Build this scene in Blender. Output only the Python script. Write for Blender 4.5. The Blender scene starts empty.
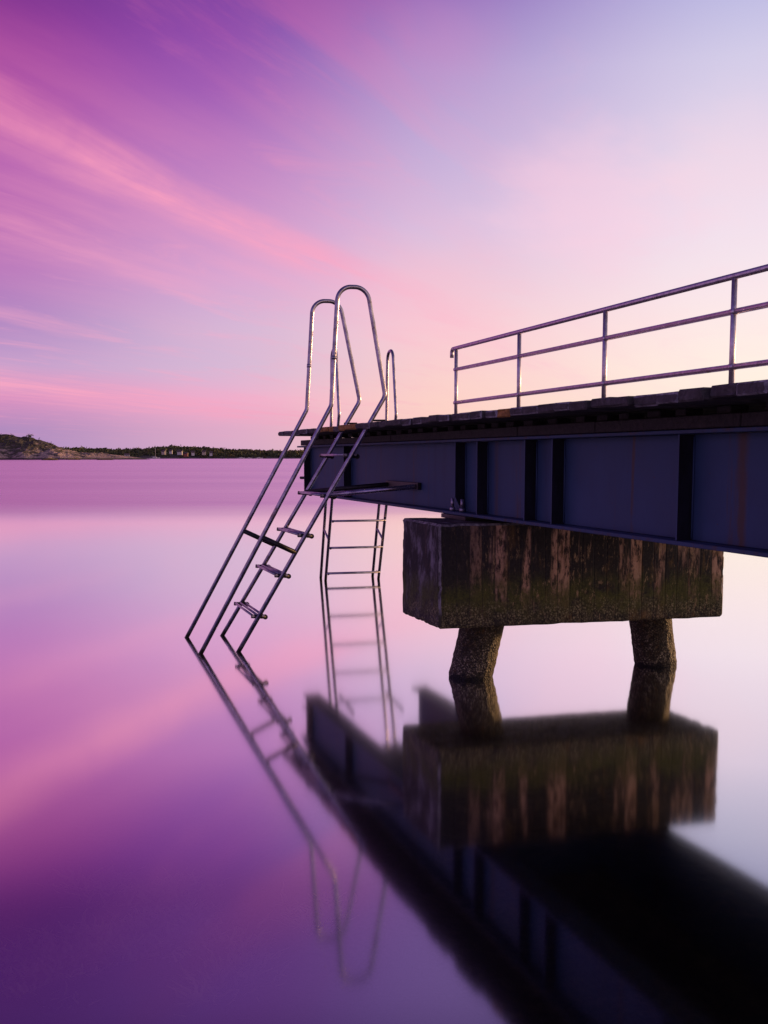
import bpy, bmesh, math, random
from mathutils import Vector, Matrix, noise
random.seed(7)
S = bpy.context.scene
C = S.collection
PI = math.pi

# ------------------------------------------------------------------ camera frame (world: +Y out along the pier, +X across it)
F, PX, PY, H = 1100.0, 400.0, 578.0, 1.6
PHI = math.atan((PY - 457) / F)
FH = math.hypot(F, PY - 457)
YAW = math.atan(365 / FH)
FW = Vector((math.sin(YAW), math.cos(YAW), 0))
RT = Vector((math.cos(YAW), -math.sin(YAW), 0))

def far(px, D, z=0.0):
    p = FW * D + RT * (D * (px - PX) / FH)
    return Vector((p.x, p.y, z))
def hgt(y, D):
    return H + (457 - y) * D / FH

def s2l(c):
    out = []
    for v in c[:3]:
        v = v / 255.0
        out.append(v / 12.92 if v <= 0.04045 else ((v + 0.055) / 1.055) ** 2.4)
    return (*out, 1.0)

# ------------------------------------------------------------------ node helpers
class NT:
    def __init__(s, tree):
        s.t = tree; s.n = tree.nodes; s.l = tree.links
    def put(s, sock, v):
        if isinstance(v, bpy.types.NodeSocket): s.l.new(v, sock)
        else: sock.default_value = v
    def math(s, op, a, b=0.0, c=0.0, clamp=False):
        n = s.n.new('ShaderNodeMath'); n.operation = op; n.use_clamp = clamp
        for i, v in enumerate((a, b, c)): s.put(n.inputs[i], v)
        return n.outputs[0]
    def vmath(s, op, a, b=None):
        n = s.n.new('ShaderNodeVectorMath'); n.operation = op
        s.put(n.inputs[0], a)
        if b is not None: s.put(n.inputs[1], b)
        return n.outputs['Value'] if op in ('DOT_PRODUCT', 'LENGTH') else n.outputs[0]
    def mix(s, f, a, b, mode='MIX'):
        n = s.n.new('ShaderNodeMix'); n.data_type = 'RGBA'; n.blend_type = mode
        s.put(n.inputs[0], f); s.put(n.inputs[6], a); s.put(n.inputs[7], b)
        return n.outputs[2]
    def ramp(s, f, stops, interp='LINEAR'):
        n = s.n.new('ShaderNodeValToRGB'); r = n.color_ramp; r.interpolation = interp
        while len(r.elements) > 1: r.elements.remove(r.elements[-1])
        for i, (p, c) in enumerate(stops):
            if not hasattr(c, '__len__'): c = (c, c, c, 1)
            e = r.elements[0] if i == 0 else r.elements.new(p)
            e.position = p; e.color = c if len(c) == 4 else (*c, 1)
        s.put(n.inputs[0], f)
        return n.outputs[0]
    def sstep(s, v, a, b):
        n = s.n.new('ShaderNodeMapRange'); n.interpolation_type = 'SMOOTHSTEP'
        s.put(n.inputs[0], v); n.inputs[1].default_value = a; n.inputs[2].default_value = b
        return n.outputs[0]
    def noise(s, vec, scale, detail=3, rough=0.55, dist=0.0):
        n = s.n.new('ShaderNodeTexNoise')
        if vec is not None: s.put(n.inputs['Vector'], vec)
        n.inputs['Scale'].default_value = scale; n.inputs['Detail'].default_value = detail
        n.inputs['Roughness'].default_value = rough; n.inputs['Distortion'].default_value = dist
        return n.outputs[0]
    def voro(s, vec, scale):
        n = s.n.new('ShaderNodeTexVoronoi'); s.put(n.inputs['Vector'], vec); n.inputs['Scale'].default_value = scale
        return n.outputs['Distance']
    def mapping(s, vec, scale=(1, 1, 1), loc=(0, 0, 0), rot=(0, 0, 0)):
        n = s.n.new('ShaderNodeMapping'); s.put(n.inputs[0], vec)
        n.inputs['Scale'].default_value = scale; n.inputs['Location'].default_value = loc; n.inputs['Rotation'].default_value = rot
        return n.outputs[0]
    def comb(s, x, y, z):
        n = s.n.new('ShaderNodeCombineXYZ')
        for i, v in enumerate((x, y, z)): s.put(n.inputs[i], v)
        return n.outputs[0]
    def sep(s, v):
        n = s.n.new('ShaderNodeSeparateXYZ'); s.put(n.inputs[0], v); return n.outputs
    def bump(s, h, strength=0.3, dist=0.01, normal=None):
        n = s.n.new('ShaderNodeBump'); n.inputs['Strength'].default_value = strength; n.inputs['Distance'].default_value = dist
        s.put(n.inputs['Height'], h)
        if normal is not None: s.put(n.inputs['Normal'], normal)
        return n.outputs[0]
    def pos(s):
        return s.n.new('ShaderNodeNewGeometry').outputs['Position']
    def obj(s):
        return s.n.new('ShaderNodeTexCoord').outputs['Object']

def mat(name):
    m = bpy.data.materials.new(name); m.use_nodes = True
    nt = NT(m.node_tree)
    b = m.node_tree.nodes['Principled BSDF']
    return m, nt, b

# ------------------------------------------------------------------ world
W = bpy.data.worlds.new("World"); S.world = W; W.use_nodes = True
n = NT(W.node_tree)
for x in list(n.n): n.n.remove(x)
d = n.n.new('ShaderNodeTexCoord').outputs['Generated']
dx, dy, e = n.sep(d)
ar = n.vmath('DOT_PRODUCT', d, tuple(RT)); af = n.vmath('DOT_PRODUCT', d, tuple(FW))
hl = n.math('SQRT', n.math('ADD', n.math('ADD', n.math('MULTIPLY', ar, ar), n.math('MULTIPLY', af, af)), 1e-6))
a = n.math('DIVIDE', ar, hl)      # sine of the bearing, 0 = along the view
fz = n.math('DIVIDE', af, hl)
def column(stops):                # stops: (image row or negative = beyond, colour) as elevation sine
    out = []
    for y, c in stops:
        el = (457 - y) / math.hypot(457 - y, FH * 1.02)
        out.append((max(0, min(1, el)), s2l(c)))
    out.sort(key=lambda t: t[0])
    return n.ramp(e, out)
cL = column([(457, (172, 142, 192)), (430, (174, 138, 190)), (400, (212, 142, 192)), (370, (194, 158, 204)), (330, (174, 134, 194)), (280, (180, 116, 186)),
             (230, (182, 104, 178)), (180, (174, 90, 174)), (130, (164, 72, 164)), (80, (150, 58, 154)), (40, (124, 44, 142)), (0, (98, 36, 130)), (-120, (112, 58, 162)), (-400, (70, 44, 126)), (-2000, (30, 20, 60))])
cM = column([(457, (214, 172, 200)), (430, (222, 170, 200)), (400, (238, 174, 205)), (370, (214, 184, 214)), (330, (212, 182, 214)), (280, (212, 165, 210)), (200, (192, 135, 198)),
             (150, (178, 116, 190)), (100, (154, 90, 180)), (50, (134, 72, 170)), (0, (118, 62, 160)), (-120, (142, 88, 200)), (-400, (84, 54, 140)), (-2000, (30, 20, 64))])
cN = column([(457, (252, 206, 190)), (400, (252, 210, 200)), (330, (248, 206, 213)), (230, (218, 192, 223)), (150, (194, 174, 217)), (80, (176, 154, 208)),
             (0, (146, 108, 186)), (-120, (164, 126, 214)), (-400, (100, 74, 160)), (-2000, (36, 26, 76))])
cR = column([(457, (255, 238, 212)), (370, (255, 239, 227)), (330, (253, 234, 231)), (300, (250, 231, 235)), (230, (240, 224, 238)), (150, (225, 212, 234)), (80, (211, 204, 232)),
             (0, (180, 180, 225)), (-120, (150, 144, 206)), (-400, (92, 82, 150)), (-2000, (40, 32, 84))])
cB = column([(457, (206, 160, 190)), (380, (204, 160, 202)), (250, (184, 154, 212)), (0, (150, 132, 204)), (-400, (104, 92, 164)), (-2000, (56, 48, 112))])
col = n.mix(n.sstep(a, -0.36, -0.13), cL, cM)
col = n.mix(n.sstep(a, -0.17, 0.06), col, cN)
col = n.mix(n.sstep(a, 0.02, 0.31), col, cR)
# cirrus: bands on a high flat layer, all running to one bearing
vp = (FW * FH + RT * (780 - PX)).normalized()
T = (vp.x, vp.y, 0); N = (-vp.y, vp.x, 0)
ez = n.math('ADD', n.math('MAXIMUM', e, 0.0), 0.02)
u = n.math('DIVIDE', n.vmath('DOT_PRODUCT', d, T), ez)
q = n.math('DIVIDE', n.vmath('DOT_PRODUCT', d, N), ez)
warp = n.noise(n.comb(n.math('MULTIPLY', u, 0.35), q, 0.0), 0.9, 3, 0.5)
warp2 = n.noise(n.comb(n.math('MULTIPLY', u, 0.5), q, 5.0), 3.2, 3, 0.6)
qw = n.math('ADD', q, n.math('MULTIPLY', n.math('SUBTRACT', warp, 0.5), n.math('ADD', 0.26, n.math('MULTIPLY', n.math('ABSOLUTE', q), 0.17))))
qw = n.math('ADD', qw, n.math('MULTIPLY', n.math('SUBTRACT', warp2, 0.5), n.math('MULTIPLY', n.math('ABSOLUTE', q), 0.06)))
bands = [(0.0, .05), (.5, .05), (.80, .34), (1.0, .12), (1.26, .30), (1.40, .08), (1.60, .20), (1.76, .22), (1.87, .72), (1.96, 1.0), (2.08, .90), (2.22, .46), (2.36, .26), (2.50, .36), (2.64, .22),
         (2.98, .56), (3.2, .30), (3.6, .14), (4.2, .06), (4.6, .5), (4.85, .1), (5.6, .06), (6.4, .22), (7.1, .75), (7.8, .95), (8.6, .6), (9.4, .2), (10, .05)]
band = n.ramp(n.math('MULTIPLY', qw, 0.1), [(p / 10, v) for p, v in bands], 'EASE')
wisp = n.noise(n.comb(n.math('MULTIPLY', u, 0.22), n.math('MULTIPLY', q, 1.5), 2.0), 2.4, 5, 0.6, 0.4)
fine = n.noise(n.comb(n.math('MULTIPLY', u, 0.3), n.math('MULTIPLY', q, 2.6), 9.0), 2.6, 4, 0.55, 0.5)
dens = n.math('MULTIPLY', band, n.math('ADD', 0.3, n.math('MULTIPLY', n.sstep(wisp, 0.25, 0.66), 0.7)))
# the lesser streaks break off along their length
def cut(q0, q1, q2, q3, u0, u1, k):
    inb = n.math('MULTIPLY', n.sstep(qw, q0, q1), n.sstep(qw, q3, q2))
    return n.math('SUBTRACT', 1.0, n.math('MULTIPLY', n.math('MULTIPLY', inb, n.sstep(u, u0, u1)), k))
dens = n.math('MULTIPLY', dens, cut(2.5, 2.8, 3.3, 3.6, 4.4, 6.0, .80))
dens = n.math('MULTIPLY', dens, cut(4.1, 4.4, 4.8, 5.2, 6.0, 7.2, .92))
patch = n.noise(n.comb(n.math('MULTIPLY', u, 0.45), n.math('MULTIPLY', q, 0.9), 14.0), 1.5, 5, 0.6, 0.6)
dens = n.math('MULTIPLY', dens, n.math('ADD', 0.62, n.math('MULTIPLY', n.sstep(patch, 0.35, 0.6), 0.42)))
dens = n.math('MULTIPLY', dens, n.math('ADD', 0.66, n.math('MULTIPLY', fine, 0.68)))
# a faint general veil of cirrus everywhere
veil = n.math('MULTIPLY', n.sstep(n.noise(n.comb(n.math('MULTIPLY', u, 0.42), n.math('MULTIPLY', q, 1.3), 4.0), 1.6, 7, 0.64, 0.5), 0.46, 0.74), 0.42)
dens = n.math('MAXIMUM', dens, veil)
dens = n.math('MULTIPLY', dens, n.sstep(e, -0.005, 0.05))
fadeR = n.math('SUBTRACT', 1.0, n.math('MULTIPLY', n.sstep(a, -0.16, 0.10), 0.58))
dens = n.math('MULTIPLY', n.math('MULTIPLY', dens, fadeR), n.sstep(fz, -0.2, 0.5), clamp=True)
ccol = n.ramp(e, [(0.0, s2l((244, 160, 190))), (0.12, s2l((252, 172, 200))), (0.24, s2l((252, 158, 190))), (0.34, s2l((226, 112, 172))), (0.42, s2l((160, 72, 150))), (0.7, s2l((80, 40, 100)))])
ccol = n.mix(n.sstep(a, -0.05, 0.3), ccol, s2l((255, 204, 222)))
col = n.mix(n.math('MULTIPLY', dens, 0.92), col, ccol)
# three soft loose clouds in the clearer right half
def puff(px, py, rad, amt, c):
    global col
    up = (457 - py) / FH
    v = (FW + RT * ((px - PX) / FH) + Vector((0, 0, up))).normalized()
    dist = n.vmath('LENGTH', n.vmath('MULTIPLY', n.vmath('SUBTRACT', d, tuple(v)), (1, 1, 1.5)))
    dist = n.math('ADD', dist, n.math('MULTIPLY', n.math('SUBTRACT', warp2, .5), rad * .9))
    k = n.math('MULTIPLY', n.sstep(dist, rad, rad * .1), n.math('ADD', .55, n.math('MULTIPLY', patch, .8)))
    col = n.mix(n.math('MULTIPLY', k, amt), col, s2l(c))
puff(590, 210, .12, .46, (255, 208, 225)); puff(720, 180, .11, .34, (252, 218, 228)); puff(440, 66, .075, .24, (214, 140, 196)); puff(430, 300, .11, .30, (255, 190, 205))
col = n.mix(n.sstep(fz, 0.72, -0.15), col, cB)
# warm glow added to the unseen sky, right and behind, to light the cap
gaz = YAW + math.radians(94)
gd = n.math('DIVIDE', n.vmath('DOT_PRODUCT', d, (math.sin(gaz), math.cos(gaz), 0)), hl)
glow = n.ramp(e, [(0.0, (1.9, 1.22, .74, 1)), (.10, (1.7, 1.18, .82, 1)), (.30, (.95, .74, .72, 1)), (.6, (.34, .32, .5, 1)), (1.0, (.05, .05, .14, 1))])
col = n.mix(n.sstep(gd, 0.22, 0.80), col, glow)
col = n.mix(n.sstep(e, 0.0, -0.03), col, (0.05, 0.03, 0.07, 1))
bg = n.n.new('ShaderNodeBackground'); n.put(bg.inputs[0], col); bg.inputs[1].default_value = 1.0
SUN_AZ = YAW + math.radians(58); SUN_EL = math.radians(4.0)
sky = n.n.new('ShaderNodeTexSky'); sky.sky_type = 'NISHITA'; sky.sun_disc = False
sky.sun_elevation = SUN_EL; sky.sun_rotation = SUN_AZ
bg2 = n.n.new('ShaderNodeBackground'); n.put(bg2.inputs[0], sky.outputs[0]); bg2.inputs[1].default_value = 0.003
add = n.n.new('ShaderNodeAddShader'); n.l.new(bg.outputs[0], add.inputs[0]); n.l.new(bg2.outputs[0], add.inputs[1])
wo = n.n.new('ShaderNodeOutputWorld'); n.l.new(add.outputs[0], wo.inputs[0])

sl = bpy.data.lights.new('sun', 'SUN'); sl.energy = 3.8; sl.angle = math.radians(1.5); sl.color = (1.0, 0.55, 0.24)
so = bpy.data.objects.new('sun', sl); C.objects.link(so)
sd = Vector((math.sin(SUN_AZ) * math.cos(SUN_EL), math.cos(SUN_AZ) * math.cos(SUN_EL), math.sin(SUN_EL)))
so.rotation_euler = (-sd).to_track_quat('-Z', 'Y').to_euler(); so.location = sd * 50

cd = bpy.data.cameras.new('camera'); cam = bpy.data.objects.new('camera', cd); C.objects.link(cam)
cd.sensor_width = 36; cd.lens = F / 1024 * 36
cd.shift_x = (384 - PX) / 1024; cd.shift_y = (PY - 512) / 1024
cam.location = (0, 0, H); cam.rotation_euler = (PI / 2 - PHI, 0, -YAW)
cd.clip_start = 0.05; cd.clip_end = 20000
S.camera = cam
S.view_settings.view_transform = 'Standard'; S.view_settings.look = 'None'; S.view_settings.exposure = 0; S.view_settings.gamma = 1
S.view_settings.use_curve_mapping = False
S.cycles.max_bounces = 8; S.cycles.use_denoising = True

# ------------------------------------------------------------------ mesh helpers
def box(bm, x0, x1, y0, y1, z0, z1, mi=0, jit=0.0):
    vs = [bm.verts.new((x + random.uniform(-jit, jit), y + random.uniform(-jit, jit), z + random.uniform(-jit, jit)))
          for x in (x0, x1) for y in (y0, y1) for z in (z0, z1)]
    for f in ((0, 1, 3, 2), (4, 6, 7, 5), (0, 4, 5, 1), (2, 3, 7, 6), (0, 2, 6, 4), (1, 5, 7, 3)):
        fc = bm.faces.new([vs[i] for i in f]); fc.material_index = mi
    return vs
def prism(bm, pts, axis, a0, a1, mi=0):
    """extrude a 2-D outline along an axis ('x','y','z')"""
    def mk(p, w):
        return {'x': (w, p[0], p[1]), 'y': (p[0], w, p[1]), 'z': (p[0], p[1], w)}[axis]
    A = [bm.verts.new(mk(p, a0)) for p in pts]; B = [bm.verts.new(mk(p, a1)) for p in pts]
    k = len(pts)
    fs = [bm.faces.new(A), bm.faces.new(B[::-1])]
    for i in range(k): fs.append(bm.faces.new((A[i], B[i], B[(i + 1) % k], A[(i + 1) % k])))
    for f in fs: f.material_index = mi
def fillet(pts, rad, seg=7):
    pts = [Vector(p) for p in pts]; out = [pts[0]]
    for i in range(1, len(pts) - 1):
        p = pts[i]; r = rad[i] if hasattr(rad, '__len__') else rad
        if r <= 0: out.append(p); continue
        a_ = (pts[i - 1] - p); b_ = (pts[i + 1] - p)
        ang = a_.angle(b_); t = min(r / math.tan(ang / 2), a_.length * .49, b_.length * .49)
        r2 = t * math.tan(ang / 2)
        A = p + a_.normalized() * t; B = p + b_.normalized() * t
        bis = (a_.normalized() + b_.normalized()).normalized(); cen = p + bis * (r2 / math.sin(ang / 2))
        va, vb = A - cen, B - cen; tot = va.angle(vb)
        for k in range(seg + 1):
            w = k / seg
            out.append(cen + (va * math.sin((1 - w) * tot) + vb * math.sin(w * tot)) / math.sin(tot))
    out.append(pts[-1])
    return out
def tube(bm, pts, r, seg=14, caps=True, mi=0):
    pts = [Vector(p) for p in pts]
    t0 = (pts[1] - pts[0]).normalized()
    up = Vector((0, 0, 1)) if abs(t0.z) < .9 else Vector((0, 1, 0))
    nx = t0.cross(up).normalized(); rings = []
    for i, p in enumerate(pts):
        t = ((pts[min(i + 1, len(pts) - 1)] - p).normalized() + (p - pts[max(i - 1, 0)]).normalized()).normalized() if 0 < i < len(pts) - 1 else ((pts[1] - p) if i == 0 else (p - pts[i - 1])).normalized()
        nx = (nx - t * nx.dot(t)).normalized(); ny = t.cross(nx)
        rr = r[i] if hasattr(r, '__len__') else r
        rings.append([bm.verts.new(p + (nx * math.cos(2 * PI * k / seg) + ny * math.sin(2 * PI * k / seg)) * rr) for k in range(seg)])
    for A, B in zip(rings, rings[1:]):
        for k in range(seg):
            f = bm.faces.new((A[k], A[(k + 1) % seg], B[(k + 1) % seg], B[k])); f.smooth = True; f.material_index = mi
    if caps:
        bm.faces.new(rings[0][::-1]).material_index = mi; bm.faces.new(rings[-1]).material_index = mi
def obj(name, bm, mats, parent=None, bevel=0.0, smooth=False):
    bmesh.ops.recalc_face_normals(bm, faces=bm.faces[:])
    if bevel > 0:
        es = [ed for ed in bm.edges if len(ed.link_faces) == 2 and ed.calc_face_angle(0) > 0.6]
        bmesh.ops.bevel(bm, geom=es, offset=bevel, segments=1, affect='EDGES', clamp_overlap=True)
    me = bpy.data.meshes.new(name); bm.to_mesh(me); bm.free()
    if smooth:
        for p in me.polygons: p.use_smooth = True
    for m in (mats if isinstance(mats, (list, tuple)) else [mats]): me.materials.append(m)
    o = bpy.data.objects.new(name, me); C.objects.link(o)
    if parent is not None:
        o.parent = parent
        base = parent if parent.parent is None else parent.parent
        loc = base.location
        if loc.length > 0 and parent.parent is None: me.transform(Matrix.Translation(-loc))
        elif loc.length > 0: me.transform(Matrix.Translation(-loc))
    return o
def thing(name, label, cat, loc=(0, 0, 0), rotz=0.0, group=None):
    o = bpy.data.objects.new(name, None); C.objects.link(o); o.empty_display_size = 0.2
    o.location = loc; o.rotation_euler = (0, 0, rotz); o['label'] = label; o['category'] = cat
    if group: o['group'] = group
    return o
def tag(o, label, cat, group=None):
    o['label'] = label; o['category'] = cat
    if group: o['group'] = group
    return o
def struct(o, kind='structure'):
    o['kind'] = kind
    return o

# ------------------------------------------------------------------ materials
def steel_mat():
    m, t, b = mat('galvanised_steel'); p = t.pos()
    nz = t.noise(p, 14, 5, 0.65)
    b.inputs['Metallic'].default_value = 0.82
    t.put(b.inputs['Base Color'], t.ramp(nz, [(.3, (.18, .16, .20)), (.55, (.36, .33, .40)), (.75, (.48, .45, .53))]))
    t.put(b.inputs['Roughness'], t.math('ADD', 0.24, t.math('MULTIPLY', t.noise(p, 40, 4, .6), 0.26)))
    t.put(b.inputs['Normal'], t.bump(t.noise(p, 90, 3), .12, .002))
    return m
def dark_steel_mat():
    m, t, b = mat('dark_tarnished_steel'); p = t.pos()
    b.inputs['Metallic'].default_value = 0.5
    t.put(b.inputs['Base Color'], t.ramp(t.noise(p, 30, 4, .6), [(.35, (.012, .011, .012)), (.7, (.032, .028, .028))]))
    b.inputs['Roughness'].default_value = 0.5
    return m
def foot_mat():
    """tubes with a slimy weed line near the water"""
    m, t, b = mat('steel_with_wet_line'); p = t.pos(); z = t.sep(p)[2]
    nz = t.noise(p, 14, 5, 0.65)
    base = t.ramp(nz, [(.3, (.17, .15, .20)), (.55, (.34, .31, .39)), (.75, (.48, .45, .54))])
    zz = t.math('ADD', z, t.math('MULTIPLY', t.math('SUBTRACT', t.noise(p, 25, 4), .5), .12))
    wet = t.sstep(zz, .10, .02)
    rust = t.math('MULTIPLY', t.sstep(t.noise(p, 9, 5, .7), .56, .70), 0.6)
    base = t.mix(rust, base, (.16, .07, .035, 1))
    t.put(b.inputs['Base Color'], t.mix(wet, base, (.025, .022, .014, 1)))
    t.put(b.inputs['Metallic'], t.math('MULTIPLY', t.math('SUBTRACT', 1.0, t.math('MAXIMUM', wet, rust)), .85))
    t.put(b.inputs['Roughness'], t.math('ADD', 0.12, t.math('MULTIPLY', t.noise(p, 40, 4, .6), 0.26)))
    t.put(b.inputs['Normal'], t.bump(t.noise(p, 60, 3), .08, .002))
    return m
def rail_mat():
    m, t, b = mat('weathered_zinc_rail'); p = t.pos()
    rust = t.sstep(t.noise(p, 5, 6, .72), .58, .72)
    base = t.ramp(t.noise(p, 22, 5, .6), [(.3, (.36, .31, .35)), (.7, (.66, .58, .65))])
    t.put(b.inputs['Base Color'], t.mix(t.math('MULTIPLY', rust, .7), base, (.17, .075, .04, 1)))
    t.put(b.inputs['Metallic'], t.math('SUBTRACT', .8, t.math('MULTIPLY', rust, .6)))
    t.put(b.inputs['Roughness'], t.math('ADD', .36, t.math('MULTIPLY', rust, .3)))
    t.put(b.inputs['Normal'], t.bump(t.noise(p, 70, 3), .15, .003))
    return m
def paint_mat():
    m, t, b = mat('blue_grey_girder_paint'); p = t.pos(); x, y, z = t.sep(p)
    st = t.mapping(p, (1, 1, .12))
    mott = t.noise(p, 2.2, 5, .6)
    base = t.ramp(mott, [(.3, (.024, .045, .100)), (.55, (.031, .057, .126)), (.8, (.044, .070, .148))])
    base = t.mix(t.math('MULTIPLY', t.sstep(t.noise(st, 7, 5, .6), .5, .78), .45), base, (.020, .025, .05, 1))
    # rust that has run down from a few places and freckles along the edges
    spots = t.math('MULTIPLY', t.sstep(t.noise(t.mapping(p, (1, 3.2, .10)), 2.3, 3, .5), .62, .70), t.sstep(t.noise(t.mapping(p, (1, 9, 1.5)), 3, 4, .6), .38, .62))
    fre = t.sstep(t.noise(p, 26, 4, .6), .70, .75)
    edge = t.math('MAXIMUM', t.sstep(z, 1.215, 1.18), t.sstep(z, 1.70, 1.73))
    fre2 = t.math('MULTIPLY', t.sstep(t.noise(p, 16, 5, .65), .50, .66), t.math('MULTIPLY', edge, .7))
    run = None
    jy = t.math('ADD', y, t.math('MULTIPLY', t.math('SUBTRACT', t.noise(t.mapping(p, (1, 6, 1.2)), 2.5, 4, .6), .5), .05))
    onweb = t.sstep(x, 2.984, 2.988)
    for y0_, w_, k_ in ((5.144, .012, .75), (4.20, .040, .85), (6.96, .030, .5), (9.62, .014, .45), (8.70, .018, .5), (8.33, .012, .35), (10.1, .02, .3)):
        g_ = t.math('MULTIPLY', t.sstep(t.math('ABSOLUTE', t.math('SUBTRACT', jy, y0_)), w_ * 1.7, w_ * .2), k_)
        run = g_ if run is None else t.math('MAXIMUM', run, g_)
    run = t.math('MULTIPLY', t.math('MULTIPLY', run, onweb), t.sstep(t.noise(t.mapping(p, (1, 3, .9)), 4, 5, .65), .28, .55))
    spots = t.math('MAXIMUM', t.math('MULTIPLY', spots, .6), run)
    rust = t.math('MAXIMUM', t.math('MULTIPLY', spots, .9), t.math('MAXIMUM', t.math('MULTIPLY', fre, .6), fre2))
    t.put(b.inputs['Base Color'], t.mix(rust, base, (.080, .040, .020, 1)))
    t.put(b.inputs['Roughness'], t.math('ADD', .50, t.math('MULTIPLY', mott, .25))); b.inputs['Specular IOR Level'].default_value = .25
    t.put(b.inputs['Normal'], t.bump(t.math('ADD', t.noise(p, 3, 3), t.math('MULTIPLY', t.noise(p, 60, 3), .15)), .10, .02))
    return m
def stiff_mat():  # near-black tone for the stiffeners' broad faces; their edges keep girder paint
    m, t, b = mat('near_black_plate'); p = t.pos()
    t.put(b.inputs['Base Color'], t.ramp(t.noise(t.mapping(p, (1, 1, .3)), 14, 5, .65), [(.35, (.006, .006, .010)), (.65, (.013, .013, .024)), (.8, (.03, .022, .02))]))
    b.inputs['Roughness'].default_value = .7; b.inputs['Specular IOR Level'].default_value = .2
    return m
def wood_mat(name, c0, c1, c2):
    m, t, b = mat(name); p = t.pos()
    g = t.noise(t.mapping(p, (3, 14, 14)), 2.2, 6, .62, .5)
    sp = t.noise(p, 9, 5, .7)
    c = t.ramp(g, [(.3, c0), (.55, c1), (.8, c2)])
    c = t.mix(t.math('MULTIPLY', t.sstep(sp, .5, .72), .6), c, (.012, .011, .008, 1))
    t.put(b.inputs['Base Color'], c); b.inputs['Roughness'].default_value = .82
    t.put(b.inputs['Normal'], t.bump(t.math('ADD', g, t.math('MULTIPLY', sp, .6)), .7, .012))
    return m
def concrete_mat():
    m, t, b = mat('stained_concrete'); p = t.pos(); x, y, z = t.sep(p)
    st = t.mapping(p, (1, 1, .10)); st2 = t.mapping(p, (1, 1, .32))
    broad = t.noise(st, 5.2, 4, .62, .0)
    thin = t.noise(st, 17, 4, .65)
    speck = t.noise(st2, 34, 5, .72)
    grit = t.noise(p, 60, 4, .7)
    zz = t.math('ADD', z, t.math('MULTIPLY', t.math('SUBTRACT', t.noise(t.mapping(p, (1, 1, .5)), 5, 5, .65), .5), .26))
    dark = t.ramp(grit, [(.3, (.006, .005, .005)), (.6, (.017, .014, .014)), (.85, (.045, .04, .042))])
    pale = t.ramp(speck, [(.3, (.27, .14, .085)), (.55, (.46, .27, .175)), (.8, (.60, .41, .30))])
    # black crust left in places, pale concrete bared in long vertical strips
    # formwork boards cast into the face: each one weathers its own way, with a dark joint between
    bx = t.math('DIVIDE', t.math('ADD', x, t.math('MULTIPLY', t.math('SUBTRACT', t.noise(st, 9, 2), .5), .010)), .0935)
    wn = t.n.new('ShaderNodeTexWhiteNoise'); wn.noise_dimensions = '1D'; t.put(wn.inputs['W'], t.math('FLOOR', bx))
    board = wn.outputs['Value']
    fr_ = t.math('FRACT', bx)
    joint = t.sstep(t.math('MINIMUM', fr_, t.math('SUBTRACT', 1.0, fr_)), .075, .02)
    mask = t.math('MULTIPLY', t.sstep(t.math('ADD', t.math('ADD', t.math('MULTIPLY', broad, .48), t.math('MULTIPLY', thin, .26)), t.math('MULTIPLY', board, .26)), .485, .565), t.sstep(speck, .38, .56))
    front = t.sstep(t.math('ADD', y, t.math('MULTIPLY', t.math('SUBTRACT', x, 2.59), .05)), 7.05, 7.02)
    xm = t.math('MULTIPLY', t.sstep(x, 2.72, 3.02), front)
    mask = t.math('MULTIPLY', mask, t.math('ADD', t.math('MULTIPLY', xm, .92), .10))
    mask = t.math('MULTIPLY', mask, t.sstep(zz, .52, .70))
    mask = t.math('MULTIPLY', mask, t.math('SUBTRACT', 1.0, t.math('MULTIPLY', joint, .85)))
    c = t.mix(mask, dark, pale)
    # grey bloom on the side faces
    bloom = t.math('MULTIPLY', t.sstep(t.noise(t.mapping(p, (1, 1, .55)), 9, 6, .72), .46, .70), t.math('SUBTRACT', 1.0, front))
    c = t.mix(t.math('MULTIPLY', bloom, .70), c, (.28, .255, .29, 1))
    # ochre dirt
    c = t.mix(t.math('MULTIPLY', t.sstep(t.noise(st2, 8, 5, .7), .52, .70), t.math('MULTIPLY', xm, t.math('ADD', .45, t.math('MULTIPLY', t.sstep(x, 3.4, 4.5), .35)))), c, (.19, .105, .025, 1))
    # algae
    alg = t.math('MULTIPLY', t.sstep(zz, .84, .64), t.sstep(zz, .46, .56))
    alg = t.math('MULTIPLY', alg, t.sstep(t.noise(p, 7, 5, .7), .30, .58))
    c = t.mix(t.math('MULTIPLY', alg, .85), c, t.ramp(grit, [(.3, (.026, .032, .004)), (.7, (.10, .105, .012))]))
    fleck = t.math('MULTIPLY', t.sstep(t.noise(st2, 46, 5, .75), .54, .64), t.math('MULTIPLY', t.sstep(t.noise(p, 6, 4, .7), .38, .60), t.math('ADD', .15, t.math('MULTIPLY', xm, .6))))
    c = t.mix(fleck, c, (.38, .25, .13, 1))
    # barnacle band along the bottom
    vr = t.math('MINIMUM', t.voro(p, 58), t.math('MULTIPLY', t.voro(t.mapping(p, (1, 1, 1), (3, 5, 1)), 115), 1.3))
    bar = t.math('MULTIPLY', t.sstep(zz, .64, .53), t.math('MULTIPLY', t.sstep(t.noise(p, 28, 6, .75), .36, .56), t.math('ADD', .35, t.math('MULTIPLY', t.sstep(t.noise(p, 4.5, 4, .7), .40, .56), .65))))
    c = t.mix(t.math('MULTIPLY', bar, .8), c, t.ramp(vr, [(.0, (.44, .38, .23)), (.3, (.22, .185, .09)), (.6, (.026, .022, .010))]))
    t.put(b.inputs['Base Color'], c); b.inputs['Roughness'].default_value = .86
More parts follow.
